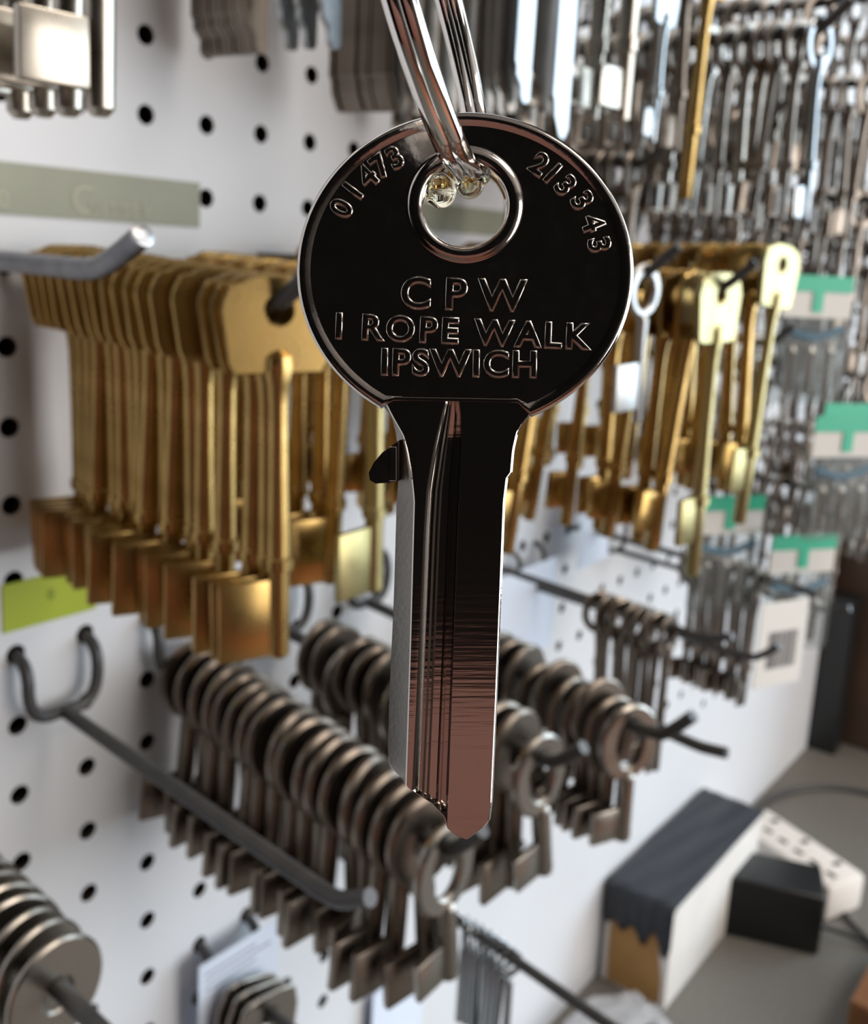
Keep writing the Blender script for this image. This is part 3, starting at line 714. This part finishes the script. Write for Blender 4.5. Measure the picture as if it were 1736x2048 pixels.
# blade as a height field between its two traced edges
def interp(tab, y):
    for (y1, v1), (y2, v2) in zip(tab, tab[1:]):
        if y <= y2: return v1 + (v2 - v1) * max(0, (y - y1) / (y2 - y1))
    return tab[-1][1]
LB = [(800, 768), (815, 768), (835, 783), (870, 792), (900, 795), (965, 796), (1000, 793), (1200, 787), (1400, 778), (1500, 775), (1530, 779), (1548, 790), (1570, 815), (1600, 862), (1628, 888), (1650, 894), (1664, 910), (1672, 930)]
RB = [(800, 1062), (828, 1062), (845, 1048), (865, 1036), (900, 1028), (945, 1024), (952, 1016), (985, 1012), (1000, 1010), (1200, 1002), (1400, 994), (1600, 985), (1636, 980), (1652, 966), (1664, 950), (1672, 938)]
GL = [(790, 898), (800, 888), (830, 880), (900, 862), (980, 846), (1060, 840), (1400, 826), (1672, 812)]
GR = [(790, 908), (800, 918), (830, 922), (900, 922), (1672, 893)]
SH = [(800, 768), (835, 786), (870, 806), (900, 815), (940, 822), (1000, 828), (1300, 820), (1672, 808)]
ys = [798 + i * 6 for i in range(12)] + [872 + i * 12 for i in range(52)] + [1500 + i * 5 for i in range(35)] + [1672]
ys = sorted(set(y for y in ys if y <= 1672))
prof = [(0, 0), (.10, -.03), (.16, -.10), (.26, -.42), (.34, -.36), (.40, -.42), (.46, -.40), (.52, -.85), (.70, -.90), (.76, -.58), (.80, -.56), (.84, -.86), (.95, -.80), (.985, -.05), (1, .03)]
bm = bmesh.new(); rows = []; backs = []
for y in ys:
    l, r, gl, gr, sh_ = (interp(t_, y) for t_ in (LB, RB, GL, GR, SH))
    sh_ = max(sh_, l)
    deep = min(1, max(0, (y - 792) / 90)) ** .5
    cols = [(l, -.98), (sh_ - .5, -.10), (sh_ + 2, 0)]
    cols += [(gl + (gr - gl) * u, d_ * deep) for u, d_ in prof]
    cols += [(gr + 4, .02), (r - 5, 0), (r - 3, -.04), (r, -.26)]
    pts = [kp(min(max(x, l), r), y, T * (.66 + d_ * 1.15)) for x, d_ in cols]
    rows.append([bm.verts.new(p) for p in pts]); backs.append([bm.verts.new((p[0], p[1], -T * .95)) for p in pts])
for i in range(len(rows) - 1):
    n = len(rows[i])
    for k in range(n - 1):
        fc = bm.faces.new((rows[i][k], rows[i + 1][k], rows[i + 1][k + 1], rows[i][k + 1]))
        if k == 0: fc.material_index = 1
        bm.faces.new((backs[i][k], backs[i][k + 1], backs[i + 1][k + 1], backs[i + 1][k]))
    for k in (0, n - 1): bm.faces.new((rows[i][k], rows[i + 1][k], backs[i + 1][k], backs[i][k]))
for rr, bb in ((rows[0], backs[0]), (rows[-1], backs[-1])):
    for k in range(len(rr) - 1): bm.faces.new((rr[k], rr[k + 1], bb[k + 1], bb[k]))
bmesh.ops.remove_doubles(bm, verts=bm.verts[:], dist=2e-6); bmesh.ops.dissolve_degenerate(bm, edges=bm.edges[:], dist=1e-7)
e = obj('blade', bm, M['blade'], kroot, 25); e.data.materials.append(M['milled']); e['label'] = 'grooved blade with a milled left edge'
# little lug on the left shoulder
bm = bmesh.new()
lug = [(800, 880), (783, 892), (765, 905), (748, 925), (738, 945), (740, 960), (752, 967), (790, 964), (800, 960)]
f1 = [bm.verts.new(kp(x, y, T * .5)) for x, y in lug]; f2 = [bm.verts.new(kp(x, y, -T * .9)) for x, y in lug]
fa = bm.faces.new(f1); bm.faces.new(list(reversed(f2)))
for k in range(len(lug)): bm.faces.new((f1[k], f2[k], f2[(k + 1) % len(lug)], f1[(k + 1) % len(lug)]))
bmesh.ops.bevel(bm, geom=[e_ for e_ in fa.edges], offset=3 * K, segments=2, affect='EDGES')
obj('lug', bm, M['nickel'], kroot, 35)
bm = bmesh.new(); box(bm, kp(778, 962, T * .45), kp(794, 893, T * .62), 2 * K); obj('lug_step', bm, M['nickel'], kroot, 0)
# raised lettering
def letters(s, x, y, h, ang=0, spacing=1.0, align='CENTER', name='lettering', sx=1.0):
    size = h / .73 * K
    me = text_mesh(name, s, size, M['nickel'], ext=.00003, bev=.00015, off=-.00001, align=align, spacing=spacing)
    o = link(name, me, kroot); px, py_, _ = kp(x, y)
    o.location = (px, py_, T * .70 + .00007); o.rotation_euler = (0, 0, R(ang)); o.scale = (sx, 1, 1.0)
    return o
letters('C P W', 924, 620, 62, -1.5, 1.02, sx=1.02)
letters('I ROPE WALK', 921, 688, 50, -2.5, 1.22, sx=1.02)
letters('IPSWICH', 917, 752, 52, -1, 1.12, sx=1.02)
for ch, x, y, a in (('0', 683, 420, -62), ('1', 706, 385, -53), ('4', 735, 357, -45), ('7', 760, 336, -38), ('3', 790, 319, -30),
                    ('2', 1078, 332, 35), ('1', 1104, 350, 43), ('3', 1130, 375, 50), ('3', 1163, 405, 58), ('4', 1184, 450, 69), ('3', 1197, 493, 79)):
    rr = R(-a)
    # base line lies 22 px towards the centre of the head
    bx, by = x - math.sin(R(a)) * 22, y + math.cos(R(a)) * 22
    letters(ch, bx, by, 44, -a, name='number_digit')

# split ring: two turns of wire
rc = at_depth(858, 15, .0748); rb = at_depth(937, 352, .0752)
e1 = (rb - rc); rad = e1.length; e1.normalize()
fwd = RW[2].normalized()
side = e1.cross(fwd).normalized()
e2 = side.cross(e1).normalized()
if e2.dot(fwd) > 0: e2 = -e2
lat = e1.cross(e2).normalized()
tilt = R(13); e2 = (e2 * math.cos(tilt) + (-Vector(RW[0])) * math.sin(tilt)).normalized(); e2 = (e2 - e1 * e2.dot(e1)).normalized(); lat = e1.cross(e2).normalized()
wr = .00078
t = empty('split_ring', rc); tag(t, 'shiny steel split ring threaded through the hole of the big key', 'ring')
pts = []; NN = 220; a0 = R(-152)
for i in range(NN + 1):
    u = i / NN; a = a0 + u * 2 * PI * 1.93
    p = (e1 * math.cos(a) + e2 * math.sin(a)) * rad + lat * ((u - .5) * 2 * wr * 1.02)
    pts.append(p)
bm = bmesh.new(); tube(bm, pts, wr, 16); obj('coil', bm, M['chrome'], t, 60)
for i, (x, y, d, r_, nm) in enumerate(((880, 384, .0752, 33, 'larger clear droplet clinging under the ring inside the key hole'), (940, 370, .0752, 28, 'smaller clear droplet under the ring end inside the key hole'))):
    bm = bmesh.new(); bmesh.ops.create_uvsphere(bm, u_segments=24, v_segments=16, radius=r_ * K)
    for v in bm.verts:
        if v.co.z > 0: v.co.z *= 1.25
    o = obj('droplet', bm, M['drop'], None, 80); o.location = at_depth(x, y, d); tag(o, nm, 'droplet')
